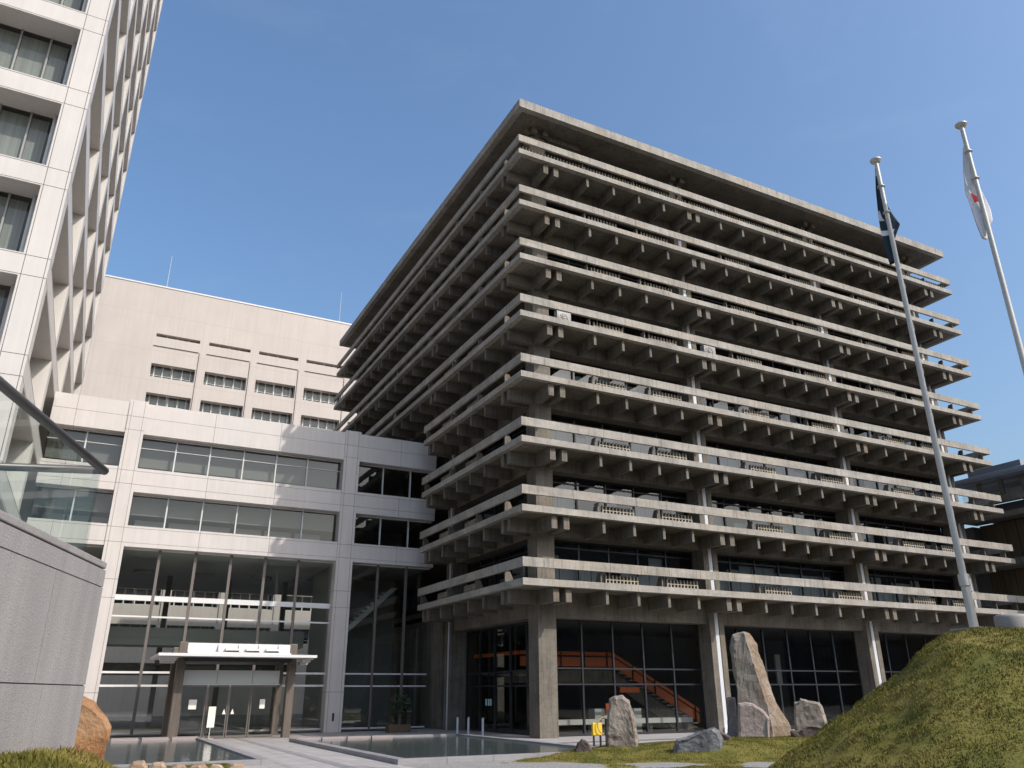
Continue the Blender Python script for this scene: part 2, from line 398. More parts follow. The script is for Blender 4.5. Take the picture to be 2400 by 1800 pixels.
for b in lst[:100]:
    i, ax, t, wd = b; key = (ax, wd)
    if key not in protos:
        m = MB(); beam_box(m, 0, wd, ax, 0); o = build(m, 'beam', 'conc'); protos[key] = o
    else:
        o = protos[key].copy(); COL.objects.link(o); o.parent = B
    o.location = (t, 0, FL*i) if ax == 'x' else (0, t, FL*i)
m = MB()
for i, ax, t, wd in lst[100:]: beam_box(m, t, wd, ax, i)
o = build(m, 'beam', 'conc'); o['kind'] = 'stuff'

# girders on the pillar line
for i in range(8):
    zt = ZS[i]-.302; zb = zt-(1.135 if i == 0 else .66)
    for a,b in zip(PIL[:-1], PIL[1:]):
        m = MB(); m.box(a+.472, b-.472, 1.81, 2.55, zb, zt); build(m, 'girder', 'conc')
        if i >= 4 or a < 5: m = MB(); m.box(1.81, 2.55, a+.472, b-.472, zb, zt); build(m, 'girder', 'conc')
# pillars, with a groove and a downpipe on the inner ones
TOPZ = 32.44
for n, c in enumerate(PIL):
    m = MB()
    if n == 0:
        m.box(c-.47, c+.47, c-.47, c+.47, 0, TOPZ)
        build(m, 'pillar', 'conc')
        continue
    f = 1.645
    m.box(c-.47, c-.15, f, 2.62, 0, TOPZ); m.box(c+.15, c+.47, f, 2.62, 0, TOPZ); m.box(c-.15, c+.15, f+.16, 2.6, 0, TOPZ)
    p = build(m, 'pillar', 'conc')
    m = MB(); m.box(c-.11, c+.11, f+.02, f+.155, .3, ZS[7]); m.box(c-.2,c+.2,f-.1,f+.15,.05,.3); build(m, 'downpipe', 'pipe', p)
for n, c in enumerate(PIL[1:]):
    m = MB(); f = 1.645
    m.box(f, 2.62, c-.47, c-.15, 0, TOPZ); m.box(f, 2.62, c+.15, c+.47, 0, TOPZ); m.box(f+.16, 2.6, c-.15, c+.15, 0, TOPZ)
    p = build(m, 'pillar', 'conc')
    m = MB(); m.box(f+.02, f+.155, c-.11, c+.11, .05, ZS[7]); build(m, 'downpipe', 'pipe', p)

# windows: one per bay and storey; frame is a child of its glass
def window_bay(ax, a, b, z0, z1, mats, transoms, mull, curtain=0, y=2.62, name='window'):
    m = MB()
    if ax == 'x': m.add([(a,y,z0),(b,y,z0),(b,y,z1),(a,y,z1)], [(0,1,2,3)])
    else: m.add([(y,a,z0),(y,b,z0),(y,b,z1),(y,a,z1)], [(3,2,1,0)])
    g = build(m, name, mats)
    m = MB()
    bx = (lambda p,q,d0,d1,e,f_: m.box(p,q,y+d0,y+d1,e,f_)) if ax=='x' else (lambda p,q,d0,d1,e,f_: m.box(y+d0,y+d1,p,q,e,f_))
    for t in mull: bx(t-.04,t+.04,-.07,.05,z0,z1)
    for t in transoms: bx(a,b,-.05,.045,t-.035,t+.035)
    bx(a,b,-.06,.048,z0,z0+.09); bx(a,b,-.06,.048,z1-.08,z1)
    bx(a,a+.06,-.062,.047,z0,z1); bx(b-.06,b,-.062,.047,z0,z1)
    build(m, 'window_frame', 'frame_dark', g)
    if curtain:
        m = MB(); ts = sorted([a]+[t for t in mull]+[b])
        for k in range(len(ts)-1):
            for h in (0,1):
                p = ts[k]+(ts[k+1]-ts[k])*h/2; q = ts[k]+(ts[k+1]-ts[k])*(h+1)/2
                if random.random() < curtain:
                    zl = z0+.1; zh = z0 + (random.choice([1.0,1.35,1.5]) if curtain < .8 else random.choice([1.35,1.6,1.6,1.85]))
                    if ax=='x': m.box(p+.02,q-.02,y+.25,y+.28,zl,zh)
                    else: m.box(y+.25,y+.28,p+.02,q-.02,zl,zh)
        if m.v:
            if ax=='x': m.box(a+.05,b-.05,y+.24,y+.29,z0+.05,z0+.101)
            else: m.box(y+.24,y+.29,a+.05,b-.05,z0+.05,z0+.101)
            build(m, 'curtain', 'curtain', g)
    return g
for i in range(8):
    z0 = ZS[i]+.01; z1 = ZS[i]+2.30 if i < 7 else ZS[i]+2.1
    cur = [.9,.75,.9,.8,.55,.2,.12,0][i]
    for a,b in zip(PIL[:-1], PIL[1:]):
        mu = [t for t in SING if a < t < b]
        window_bay('x', a+.474, b-.474, z0, z1, 'win_main', [z0+1.93], mu, cur)
        if i >= 4 or a < 5: window_bay('y', a+.474, b-.474, z0, z1, 'win_main', [z0+1.93], mu, cur*.5)
    # opaque lintel strip above the window, rooms behind
    m = MB(); zt = ZS[i]+2.96-.302
for a,b in zip(PIL[:-1], PIL[1:]):
    mu = [t for t in SING if a < t < b]
    window_bay('x', a+.474, b-.474, .06, 5.14, 'win_gf', [2.26,2.96], mu, name='lobby_window')
    if a < 5: window_bay('y', a+.474, b-.474, .06, 5.14, 'win_gf', [2.24,2.9], mu, name='lobby_window')
# inside: core walls and room partitions that stop the view through
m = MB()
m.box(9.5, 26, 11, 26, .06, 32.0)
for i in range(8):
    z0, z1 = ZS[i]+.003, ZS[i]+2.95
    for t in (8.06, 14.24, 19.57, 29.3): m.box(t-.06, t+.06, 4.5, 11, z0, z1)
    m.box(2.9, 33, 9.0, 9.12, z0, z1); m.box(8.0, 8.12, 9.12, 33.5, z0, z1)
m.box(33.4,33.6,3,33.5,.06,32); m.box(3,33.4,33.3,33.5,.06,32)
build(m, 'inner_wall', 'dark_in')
m = MB(); m.box(2.7,33,2.7,33,.052,.062); m.box(2.66,33,2.66,33,5.16,5.2); build(m, 'lobby_floor', 'dark_in')
# roof slab, its beams and the recessed top wall
m = MB(); m.box(.16,36.4,.16,.5,32.43,32.96); m.box(.16,.5,.5,36.26,32.43,32.96); m.box(.16,36.4,36.26,36.6,32.43,32.96); m.box(36.06,36.4,.5,36.26,32.43,32.96); rf_ = build(m, 'roof', 'conc_edge')
m = MB(); m.box(.5,36.06,.5,36.26,32.433,32.94); build(m, 'soffit', 'conc', rf_)  # roof underside, also in the concrete darkened for shade
for c in PIL:
    for d in (-.36,.36):
        m = MB(); m.box(c+d-.17, c+d+.17, 1.3, 5, 32.05, 32.425); build(m, 'roof_beam', 'conc')
        m = MB(); m.box(1.3, 5, c+d-.17, c+d+.17, 32.05, 32.42); build(m, 'roof_beam', 'conc')
for t in SING:
    m = MB(); m.box(t-.08, t+.08, 2.2, 5, 32.15, 32.422); build(m, 'roof_beam', 'conc')
    m = MB(); m.box(2.2, 5, t-.08, t+.08, 32.15, 32.424); build(m, 'roof_beam', 'conc')
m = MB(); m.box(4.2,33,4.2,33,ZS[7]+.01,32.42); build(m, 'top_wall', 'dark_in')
m = MB(); m.box(1.7, 3.9, 13.1, 30, 0, 6.0); build(m, 'rear_wall', 'conc')
m = MB(); m.box(33,36,13,36,.02,16); build(m, 'rear_wall', 'conc')

# air conditioners on the fifth balcony
def aircon(x, label):
    z = ZS[4]; t = thing('air_conditioner', label, 'air conditioner', (x, .95, z), 'outdoor units on the balcony')
    m = MB(); m.box(x-.43, x+.43, .85, 1.15, z+.08, z+.98); m.box(x-.35,x-.25,.88,1.12,z,z+.08); m.box(x+.25,x+.35,.88,1.12,z,z+.08)
    build(m, 'case', 'ac', t, bevel=.02)
    m = MB(); m.xf = Matrix.Translation((x-.08,.845,z+.56)) @ Matrix.Rotation(math.pi/2,4,'X')
    m.lathe((0,0,-.02),[(.3,0),(.31,.02),(.25,.025),(.24,.005)],24); m.lathe((0,0,-.01),[(.05,0),(.05,.03)],12)
    for k in range(8): 
        a = k*math.pi/4; m.tube((.05*math.cos(a),.05*math.sin(a),0),(.26*math.cos(a),.26*math.sin(a),0),.012,n=6)
    build(m, 'fan_grille', 'rail', t)
aircon(3.05, 'pale outdoor air conditioner box on the balcony beside the building corner pillar')
aircon(12.85, 'pale outdoor air conditioner box with round fan on the balcony right of the second pillar')

# lobby interior seen through the glass
st = thing('staircase', 'concrete stair with orange side panels seen through the lobby glass', 'staircase', (8.4,6,.062))
m = MB(); m.box(2.9,8.4,5.9,7.9,2.38,2.98); build(m, 'landing', 'conc', st)
m = MB(); m.poly([(8.4,5.92,2.98),(13.9,5.92,.1),(13.2,5.92,.062),(12.3,5.92,.062),(8.4,5.92,2.38)],(0,0,0),(0,.25,0)); m.poly([(8.4,7.6,2.98),(13.9,7.6,.1),(13.2,7.6,.062),(12.3,7.6,.062),(8.4,7.6,2.38)],(0,0,0),(0,.25,0)); build(m, 'stringer', 'conc', st)
m = MB()
for k in range(16):
    x = 8.45+k*.335; z = 2.9-k*.178; m.box(x,x+.32,5.8,7.9,z+.1,z+.16)
build(m, 'tread', 'lattice', st)
m = MB()
m.box(2.9,8.44,5.78,5.84,3.16,3.62); m.box(2.9,8.44,5.76,5.86,3.70,3.88)
m.poly([(8.44,5.78,3.16),(13.9,5.78,.36),(13.9,5.78,.82),(8.44,5.78,3.62)],(0,0,0),(0,.06,0))
m.poly([(8.44,5.76,3.70),(13.9,5.76,.9),(13.9,5.76,1.08),(8.44,5.76,3.88)],(0,0,0),(0,.1,0))
m.box(2.75,2.9,5.9,11,3.70,3.88)
build(m, 'side_panel', 'orange', st)
m = MB()
for x,z in ((3.8,3.1),(5.2,3.1),(6.6,3.1),(8.0,3.1),(9.6,2.5),(11,1.8),(12.4,1.1),(13.6,.45)): m.box(x,x+.05,5.70,5.77,z,z+.75)
build(m, 'rail_post', 'black', st)
t = thing('bench', 'long low white ledge running behind the lobby glass', 'bench', (3,3.6,.062))
m = MB(); m.box(2.8,11.4,3.3,3.9,.5,.72); build(m, 'bench_top', 'white', t)
for x in (3.3,6,8.8,11): m = MB(); m.box(x,x+.2,3.45,3.75,.062,.5); build(m,'leg','dark_in',t)
t = thing('counter', 'grey reception counter with two small orange boards inside the lobby', 'counter', (7.6,4.8,.062))
m = MB(); m.box(6.4,9.2,4.6,5.2,.062,1.15); build(m,'front_panel','white_dim',t)
m = MB(); m.box(7.0,7.25,4.5,4.55,.95,1.4); m.box(7.35,7.6,4.5,4.55,.95,1.4); m.box(7.9,9.1,4.5,4.55,1.9,2.15); build(m,'display_board','orange',t)
t = thing('inner_column', 'slim concrete column standing inside the lobby left of the stair', 'column', (3.7,4.5,.062))
m = MB(); m.box(3.5,3.9,4.3,4.7,.062,5.15); build(m,'shaft','conc',t)
# papers stuck on the left lobby glass and far lobby lights
m = MB(); [m.box(2.53,2.535,y0,y0+.18,1.3,1.62) for y0 in (8.3,8.55,8.85)]; o = build(m,'notice','paper_cyan')
t = thing('display_panel', 'white narrow display panel seen deep in the lobby right of the tall stone', 'panel', (20.6,6.5,.062))
m = MB(); m.box(20.55,20.95,6.4,6.5,2.3,4.0); m.box(20.7,20.8,6.42,6.48,.062,2.3); build(m,'board','white_dim',t)

# ------------------------------------------------------------------ glazed entrance link
E = thing('entrance_link', 'pale clad three storey entrance block with grey glass between tower and concrete building', 'building', (-9,14,0))
yF = 14.0
for n,(a,b) in enumerate(((-16.45,-15.55),(-4.57,-3.62))):
    m = MB(); m.cuts(a, b, yF-.06, yF+.8, 0, 16.75, 'z', [2.0,6.4,7.3,9.15,9.9,12.17,12.88,15.09,15.84], .018)
    p = build(m, 'column', 'panel', E)
    m = MB(); m.box(a+.01,b-.01,yF-.03,yF+.75,.01,16.7); m.box(a+.14,a+.155,yF-.063,yF-.05,0,16.7); m.box(b-.155,b-.14,yF-.063,yF-.05,0,16.7); build(m, 'joint_backing', 'joint', p)
cols = [(-20.0,-16.452),(-15.548,-4.572),(-3.618,1.35)]
for (z0,z1,js) in ((14.93,16.63,[15.84]),(11.78,13.05,[12.17,12.88]),(8.95,10.02,[9.15,9.9])):
    for a,b in cols:
        m = MB()
        xs = [-12.0,-8.37,-1.0] if a > -19 else [-18.9]
        e = [z0]+js+[z1]
        for k in range(len(e)-1): m.cuts(a,b,yF,yF+.5,e[k]+(.008 if k else 0),e[k+1]-(.008 if k<len(e)-2 else 0),'x',xs,.016)
        p = build(m,'spandrel','panel',E)
        m = MB(); m.box(a+.005,b-.005,yF+.02,yF+.46,z0+.01,z1-.01); build(m,'joint_backing','joint',p)
MX = [-13.78,-12.0,-10.19,-8.37,-6.57]
def link_window(a,b,z0,z1,mu,mat,transoms=(),y=14.6,name='window',wide=.035,fm='white_dim'):
    m = MB(); m.add([(a,y,z0),(b,y,z0),(b,y,z1),(a,y,z1)],[(0,1,2,3)]); g = build(m,name,mat,E)
    m = MB()
    for t in mu: m.box(t-wide,t+wide,y-.09,y+.06,z0,z1)
    m.mi = 1
    for t,h in transoms: m.box(a,b,y-.07,y+.05,t-h,t+h)
    m.box(a,b,y-.06,y+.05,z0,z0+.08); m.box(a,b,y-.06,y+.05,z1-.06,z1); m.build('window_frame',[M[fm],M['white']],g)
    return g
for a,b in cols:
    mu = MX if b < 0 and a > -16 else ([-1.91,-.14] if a > -4 else [-18.2])
    link_window(a,b,13.05,14.93,mu,'win_block',[(14.3,.012)] if a<-4 else [])
    link_window(a,b,10.02,11.78,mu,'win_block')
    link_window(a,b,.12,8.95,mu,'win_hall',[(6.5,.13),(5.59,.04),(2.94,.05),(2.32,.05)] if a<-4 else [(2.94,.04),(2.3,.04)],wide=.07,fm='mull')
for a,b in cols[:2]:
    m = MB(); m.box(a+.05,b-.05,14.95,14.97,13.35,14.9); build(m,'roller_blind','blind',E)
    m = MB(); m.box(a+.05,b-.05,14.95,14.97,10.75,11.75); build(m,'roller_blind','blind',E)
m = MB(); m.box(-20,1.5,14.5,32,16.3,16.45)
m.box(-19.99,1.45,14.75,31.9,8.96,9.5); m.box(-19.99,1.45,14.75,31.9,12.0,12.5); m.box(-19.99,1.45,20,20.2,9.5,16.3)
m.box(-16.2,-15.8,14.8,20,0,16.3); m.box(-4.3,-3.9,14.8,20,0,16.3); build(m,'floor_deck','link_in',E)
m = MB()
for k,x in enumerate((-15.2,-13.5,-11.8,-10.1,-8.4,-6.7)): m.box(x,x+1.5,15.6,15.64,10.2,10.62)
for k in range(3): m.box(-19.5+k*1.1,-18.5+k*1.1,15.6,15.64,10.2,10.62)
build(m,'inner_balustrade','white',E)
for x in (-14.2,-11.2,-8.0,-5.6):
    m = MB(); m.lathe((x,17.5,8.1),[(.5,0),(.62,.0),(.62,.18),(.5,.18)],28); build(m,'ring_lamp','mull',E)
    m = MB(); m.lathe((x,17.5,8.12),[(.49,0),(.49,.12)],28); build(m,'lamp_disc','white',E)
m = MB(); m.box(-19.9,-4.4,14.8,31.8,8.90,8.955); build(m,'hall_ceiling','ceil',E)
m = MB(); m.box(-19.8,-4.5,20.5,23,4.55,4.95); m.box(-19.8,-4.5,20.45,20.49,4.95,5.5); build(m,'gallery','ceil',E)
# see-through rear glazing of the hall
m = MB(); m.box(-3.9,1.45,21,21.2,0,8.9); build(m,'rear_wall','link_in',E)
m = MB()
for x in (-16,-12.4,-8.8,-5.2): m.box(x-.15,x+.15,24,24.3,0,8.9)
m.box(-20,-4,24,24.2,3.0,3.7); build(m,'rear_frame','mull',E)
m = MB(); m.box(-20,1.4,14.75,24,.02,.05); build(m,'hall_floor','link_in',E)
m = MB(); m.box(-4.17,-4.05,yF-.075,yF-.055,.55,.95); build(m,'entry_phone','black',E)
m = MB()
for k in range(12): m.box(-3.4+k*.24,-3.1+k*.24,17,18.6,5.2+k*.22,5.3+k*.22)
m.poly([(-3.6,16.9,4.9),(-3.2,16.9,4.9),(.2,16.9,8.0),(-.2,16.9,8.0)],(0,0,0),(0,.12,0)); build(m,'inner_stair','white_dim',E)

# ------------------------------------------------------------------ entrance porch
P = thing('entrance_porch', 'entrance porch with flat white canopy on brown posts before the glass hall', 'porch', (-10,10,0))
for x in (-12.62,-7.62):
    for y0,zt in ((9.7,4.16),(12.4,4.05)):
        m = MB(); m.box(x,x+.36,y0,y0+.4,0,zt); build(m,'post','bronze',P,bevel=.03)
m = MB(); m.box(-13.57,-6.66,8.2,13.2,3.48,3.60)
for k in range(3):
    m.box(-13.5+.08*k,-12.75,8.5+k*.55,8.95+k*.55,3.40-.09*k,3.47-.06*k); m.box(-7.1,-6.75,8.5+k*.55,8.95+k*.55,3.40-.09*k,3.47-.06*k)
build(m,'canopy','white',P)
m = MB(); m.box(-12.3,-7.6,9.3,13,3.3,3.478); build(m,'soffit','frame_dark',P)
m = MB(); m.box(-12.26,-7.62,9.72,9.98,3.70,4.12); m.box(-12.26,-7.62,9.4,9.72,3.62,3.72)
bm_ = m
for k in range(3):
    x = -10.95+k*.92
    m.poly([(x,9.715,3.725),(x,9.715,4.11),(x,9.38,3.725)],(0,0,0),(.1,0,0))
    m.box(x+.32,x+.9,9.40,9.712,3.80,3.9)
m.poly([(-8.19,9.7,3.73),(-8.19,9.7,4.10),(-8.19,9.45,3.73)],(0,0,0),(.06,0,0))
build(m,'relief_beam','white',P)
m = MB(); m.cuts(-12.25,-7.9,10.2,10.3,2.38,2.95,'x',[-10.75,-9.15],.03); m.box(-12.3,-7.85,10.15,10.3,2.30,2.372); build(m,'fascia_panel','white_dim',P)
for k,(a,b) in enumerate(((-12.2,-11.12),(-11.08,-10.14),(-10.1,-9.16),(-9.12,-7.95))):
    m = MB(); m.add([(a,10.25,.06),(b,10.25,.06),(b,10.25,2.3),(a,10.25,2.3)],[(0,1,2,3)]); d = build(m,'glass_door','win_gf',P)
    m = MB(); m.box(a,a+.05,10.22,10.28,.06,2.3); m.box(b-.05,b,10.22,10.28,.06,2.3); m.box(a,b,10.221,10.279,2.22,2.298); m.box(a,b,10.221,10.279,.06,.14); build(m,'door_frame','mull',d)
    if k in (0,3):
        m = MB(); x = -11.85 if k == 0 else -8.7; m.box(x,x+(.34 if k==0 else .24),10.2,10.205,1.27,1.68); build(m,'notice','paper',d)
    if k in (1,2):
        m = MB(); x = -10.35 if k == 1 else -9.98; m.poly([(x,10.2,1.05),(x+.16,10.2,1.05),(x+.08,10.2,1.28)],(0,0,0),(0,.005,0)); build(m,'door_sticker','paper',d)
t = thing('notice_stand', 'narrow pale notice board standing upright at the glass doors', 'sign', (-10.8,10.05,.02))
m = MB(); m.box(-10.98,-10.66,10.0,10.04,.5,1.38); build(m,'board','paper',t); m = MB(); m.box(-10.84,-10.8,10.01,10.03,.02,.5); m.box(-11,-10.64,9.9,10.14,.02,.05); build(m,'stand','steel',t)

# ------------------------------------------------------------------ tower on the left
T = thing('office_tower', 'tall pale office tower with a deep grid of frames at the left edge', 'building', (-20,0,0))
tx, ty, TH = -20.0, 0.0, 93.0; zb0 = 25.05-3.925*6; NF = 22; BY = 8.5; HO = 2.99; DEP = 1.15
frect = [(-20.9-7.6, -20.9)]; frect.append((-20.9-7.6-.9-7.6, -20.9-7.6-.9))
rf = [(a,b,zb0+3.925*k,zb0+3.925*k+HO) for a,b in frect for k in range(NF)]
m = MB(); m.holes((0,ty,0),(1,0,0),(0,0,1),(0,-1,0),-40,tx,0,TH,rf,DEP)
rs = [(BY*n+.9,BY*(n+1),zb0+3.925*k,zb0+3.925*k+HO) for n in range(4) for k in range(NF)]
m.holes((tx,0,0),(0,1,0),(0,0,1),(1,0,0),ty,BY*4+.9,0,TH,rs,DEP)
m.add([(-40,BY*4+.9,0),(tx,BY*4+.9,0),(tx,BY*4+.9,TH),(-40,BY*4+.9,TH)],[(3,2,1,0)]); m.add([(-40,0,TH),(tx,0,TH),(tx,BY*4+.9,TH),(-40,BY*4+.9,TH)],[(0,1,2,3)])
m.add([(-40,0,0),(-40,BY*4+.9,0),(-40,BY*4+.9,TH),(-40,0,TH)],[(3,2,1,0)])
build(m,'wall','panel_tower',T)
m = MB()                                                                        # open joints drawn as slim proud strips
for k in range(NF):
    z = zb0+3.925*k
    for zz in (z-.06, z+HO+.06):
        m.box(-29.4,tx+.0015,ty-.003,ty+.01,zz-.011,zz+.011); m.box(tx-.01,tx+.003,ty+.002,35,zz-.011,zz+.011)
for x in (-20.82,-20.1): m.box(x-.011,x+.011,ty-.0035,ty+.01,0,TH)
for k in range(NF):
    z = zb0+3.925*k; m.box(-24.7-.011,-24.7+.011,ty-.0034,ty+.01,z+HO,z+3.925)
build(m,'panel_joint','joint',T)
m = MB(); m.box(-36,-26,3,30,1,TH-1); m.box(-39.9,tx-DEP-.2,.2,34,0,.3)
for k in range(NF+1): m.box(-39.9,tx-DEP-.05,DEP+.05,34,zb0+3.925*k-.8,zb0+3.925*k-.05)
build(m,'floor_deck','dark_in',T)
# windows recessed in the grid: one prototype per face, copied
def tower_window(face):
    m = MB(); z = zb0
    if face == 'f':
        a,b = frect[0]; y = ty+DEP
        m.add([(a,y,z),(b,y,z),(b,y,z+HO),(a,y,z+HO)],[(0,1,2,3)]); g = build(m,'window','win_tower',T)
        m = MB(); n = 7
        for q in range(n+1): x = a+(b-a)*q/n; m.box(x-.035,x+.035,y-.06,y+.03,z,z+HO)
        m.box(a,b,y-.055,y+.028,z,z+.09); build(m,'mullion','mull_grey',g)
        m = MB()
        for q in range(n):
            x0 = a+(b-a)*q/n; wv = (b-a)/n; m.box(x0+.03,x0+wv*(.97 if q%3 else .6),y+.12,y+.14,z+.1,z+HO-.15)
        build(m,'curtain','blind_pale',g)
    else:
        x = tx-DEP; a,b = .9,BY
        m.add([(x,a,z),(x,b,z),(x,b,z+HO),(x,a,z+HO)],[(0,1,2,3)]); g = build(m,'window','win_tower',T)
        m = MB()
        for q in range(8): y = a+(b-a)*q/7; m.box(x-.03,x+.06,y-.035,y+.035,z,z+HO)
        build(m,'mullion','white_dim',g)
    return g
pf, ps = tower_window('f'), tower_window('s')
for k in range(1,NF):
    if k < 12: copy_tree(pf, T, (0,0,3.925*k))
    for n in range(4):
        if k > 3: copy_tree(ps, T, (0,BY*n,3.925*k))
for n in range(1,4):
    for k in (2,3): copy_tree(ps, T, (0,BY*n,3.925*k))

# ------------------------------------------------------------------ beige building behind
yB = 48.0
G = thing('beige_office_building', 'long beige precast building with recessed window rows rising behind the entrance block', 'building', (-8,yB,0))
rects = []; slots = []; wins = []
for n in range(9):
    x0 = -15.25+4.95*n
    slots.append((x0,x0+4.08,34.95,35.3)); 
    for k in range(9):
        z1 = 32.1-3.05*k
        if z1 > 6: wins.append((x0,x0+4.05,z1-1.38,z1))
for n in (1,2):
    x0 = -15.25-4.95*n
    for k in range(3,9):
        z1 = 32.1-3.05*k
        if z1 > 6: wins.append((x0,x0+4.05,z1-1.38,z1))
m = MB(); m.holes((0,yB,0),(1,0,0),(0,0,1),(0,-1,0),-45,32,0,40.35,wins+slots,.75)
m.add([(-45,yB,40.35),(32,yB,40.35),(32,yB+14,40.35),(-45,yB+14,40.35)],[(0,1,2,3)]); m.add([(32,yB,0),(32,yB+14,0),(32,yB+14,40.35),(32,yB,40.35)],[(0,1,2,3)]); m.add([(-45,yB,0),(-45,yB+14,0),(-45,yB+14,40.35),(-45,yB,40.35)],[(3,2,1,0)])
build(m,'wall','beige',G)
m = MB(); m.box(-45,32,yB-.06,yB+.3,40.352,40.5); build(m,'coping','white',G)
m = MB()
for n in range(9):
    x0 = -15.25+4.95*n
    m.box(x0-.1,x0+4.1,yB-.05,yB-.003,33.9,33.98); m.box(x0+4.14,x0+4.2,yB-.04,yB-.003,8,33.9)
build(m,'drip_edge','joint',G)
m = MB()
for x in [-18.2,-16.0]+[-13.4+2.47*k for k in range(18)] + [-20.4,-22.6,-24.8]: m.box(x-.012,x+.012,yB-.003,yB+.02,8,40.3)
for z in [37.3,36.55][:1]+[33.45,30.3,27.2,24.1,21]: m.box(-45,32,yB-.0035,yB+.02,z-.012,z+.012)
jm = surface('soft_grey_joint',(.42,.37,.34),.8); build(m,'panel_joint',jm,G)
m = MB(); m.box(-44,31,yB+1.8,yB+13,.5,40); build(m,'inner_wall','dark_in',G)
proto = None
for n,(a,b,z0,z1) in enumerate(wins):
    if proto is None:
        y = yB+.75; m = MB(); m.add([(a,y,z0),(b,y,z0),(b,y,z1),(a,y,z1)],[(0,1,2,3)]); proto = build(m,'window','win_tower',G)
        m = MB()
        for q in (0,.09,.28,.5,.72,.91,1): x = a+(b-a)*q; m.box(x-.05,x+.05,y-.06,y+.03,z0,z1)
        m.box(a,b,y-.05,y+.03,z0,z0+.1); m.box(a,b,y-.04,y+.025,z0+.38,z0+.43); build(m,'window_frame','white_dim',proto)
        m = MB(); m.box(a+.1,b-.1,y+.3,y+.32,z0+.6,z1); build(m,'curtain','curtain',proto)
        w0 = (a,z0)
    else: copy_tree(proto, G, (a-w0[0],0,z0-w0[1]))
m = MB()
for a,b,z0,z1 in slots:
    for q in range(1,4): m.box(a+q*1.02-.04,a+q*1.02+.04,yB+.4,yB+.48,z0,z1)
build(m,'slot_bar','white_dim',G)
for x in (-15.09,2.85):
    m = MB(); m.tube((x,yB+.5,40.3),(x,yB+.5,44.4),.035,.02,n=8); build(m,'lightning_rod','steel',G)

KB = (60+30.8637)/(48+30.8637)
bi = [i_ for i_ in [G]+list(G.children_recursive)]
done = set()
for o_ in G.children_recursive:
    if o_.type == 'MESH' and o_.data.name not in done:
        done.add(o_.data.name); o_.data.transform(Matrix.Scale(KB,4))
for o_ in G.children: o_.location = o_.location*KB
G.location = (CAM.x+(-8-CAM.x)*KB, 60, CAM.z+(0-CAM.z)*KB)
# ------------------------------------------------------------------ low hall on the right
Hh = thing('assembly_hall', 'dark low hall with blue grey rounded roof edge and wood boards at the right edge', 'building', (44,1,0))
ys, ye = -9.0, 5.4
m = MB(); pr = [(39.6,16.4),(39.66,16.22),(39.85,16.17),(56,16.17),(56,16.65),(39.85,16.65),(39.66,16.58)]
m.poly([(x,ye,z) for x,z in pr],(0,0,0),(0,ys-ye,0)); build(m,'roof','metal_roof',Hh)
m = MB(); m.box(40,56,.35,4.3,16.655,17.12); build(m,'roof_box','metal_roof',Hh)
for q in ((40,40.4,14.45,14.93),(40.0,41.5,13.4,13.78),(39.9,41.6,10.0,10.5)): m = MB(); m.box(q[0],q[1],ys,ye,q[2],q[3]); build(m,'band','conc',Hh)
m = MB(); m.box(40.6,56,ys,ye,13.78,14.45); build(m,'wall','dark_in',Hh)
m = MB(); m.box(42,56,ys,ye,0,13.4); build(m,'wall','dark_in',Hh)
m = MB(); m.add([(40.5,ys,14.93),(40.5,ye,14.93),(40.5,ye,16.17),(40.5,ys,16.17)],[(3,2,1,0)]); g = build(m,'window','win_tower',Hh)
m = MB(); [m.box(40.42,40.56,ys+1.6*k,ys+1.6*k+.3,14.93,16.17) for k in range(9)]; m.box(40.44,40.54,ys,ye,14.935,15.0); build(m,'window_frame','conc',g)
m = MB(); m.box(41.2,41.3,ys,ye,14.93,15.6); build(m,'curtain','curtain',g)
m = MB(); m.cuts(41.8,42-.003,ys,ye,10.5,13.4,'y',[ys+.9*k for k in range(1,16)],.05); m.cuts(41.8,42-.003,ys,ye,5.2,10,'y',[ys+.9*k for k in range(1,16)],.05); build(m,'wood_board','wood',Hh)
m = MB(); m.box(41.0,56,ye+.02,24,0,13.3); build(m,'rear_wing','dark_in',Hh)

# ------------------------------------------------------------------ pools
def pool(name_label, x0,x1,y0,y1, weirs, fc):
    t = thing('reflecting_pool', name_label, 'pool', ((x0+x1)/2,(y0+y1)/2,0))
    m = MB(); wv = .34; h = .15
    m.cuts(x0,x1,y0,y0+wv,0,h,'x',[x0+1.5*k for k in range(1,6)],.006); m.box(x0,x0+wv,y0+wv,y1-wv,0,h); m.box(x1-wv,x1,y0+wv,y1-wv,0,h)
    if not weirs: m.box(x0,x1,y1-wv,y1,0,h)
    else: m.box(x0,x1,y1-.1,y1,0,.12)
    build(m,'kerb','granite_dark',t,bevel=.008)
    if weirs:
        n = 5; wx = (x1-x0-.4)/n
        for k in range(n):
            mm = MB(); a = x0+.2+wx*k+.07; mm.tube((a,y1-.25,.06),(a+wx-.14,y1-.25,.06),.15,n=20); mm.box(a,a+wx-.14,y1-.7,y1-.12,0,.075); build(mm,'weir_stone','weir',t)
    w_ = MB(); w_.add([(x0+wv,y0+wv,.09),(x1-wv,y0+wv,.09),(x1-wv,y1-.1,.09),(x0+wv,y1-.1,.09)],[(0,1,2,3)])
    struct('pool_water', w_, M['water'])
    return t
pool('shallow granite pool left of the path with rounded weir stones along its back', -17.5,-11.2,-5.7,9.0,True,0)
pool('wide shallow granite pool between the path and the concrete building corner', -8.1,-.2,-7.6,6.1,False,0)
m = MB()
for a in (-8.0,-6.9,-5.8,-4.7): m.tube((a+.05,5.5,.09),(a+1.0,5.5,.09),.1,n=16)
for k,x in enumerate((-8,)): pass
o = m.build('weir_stone', M['weir'])
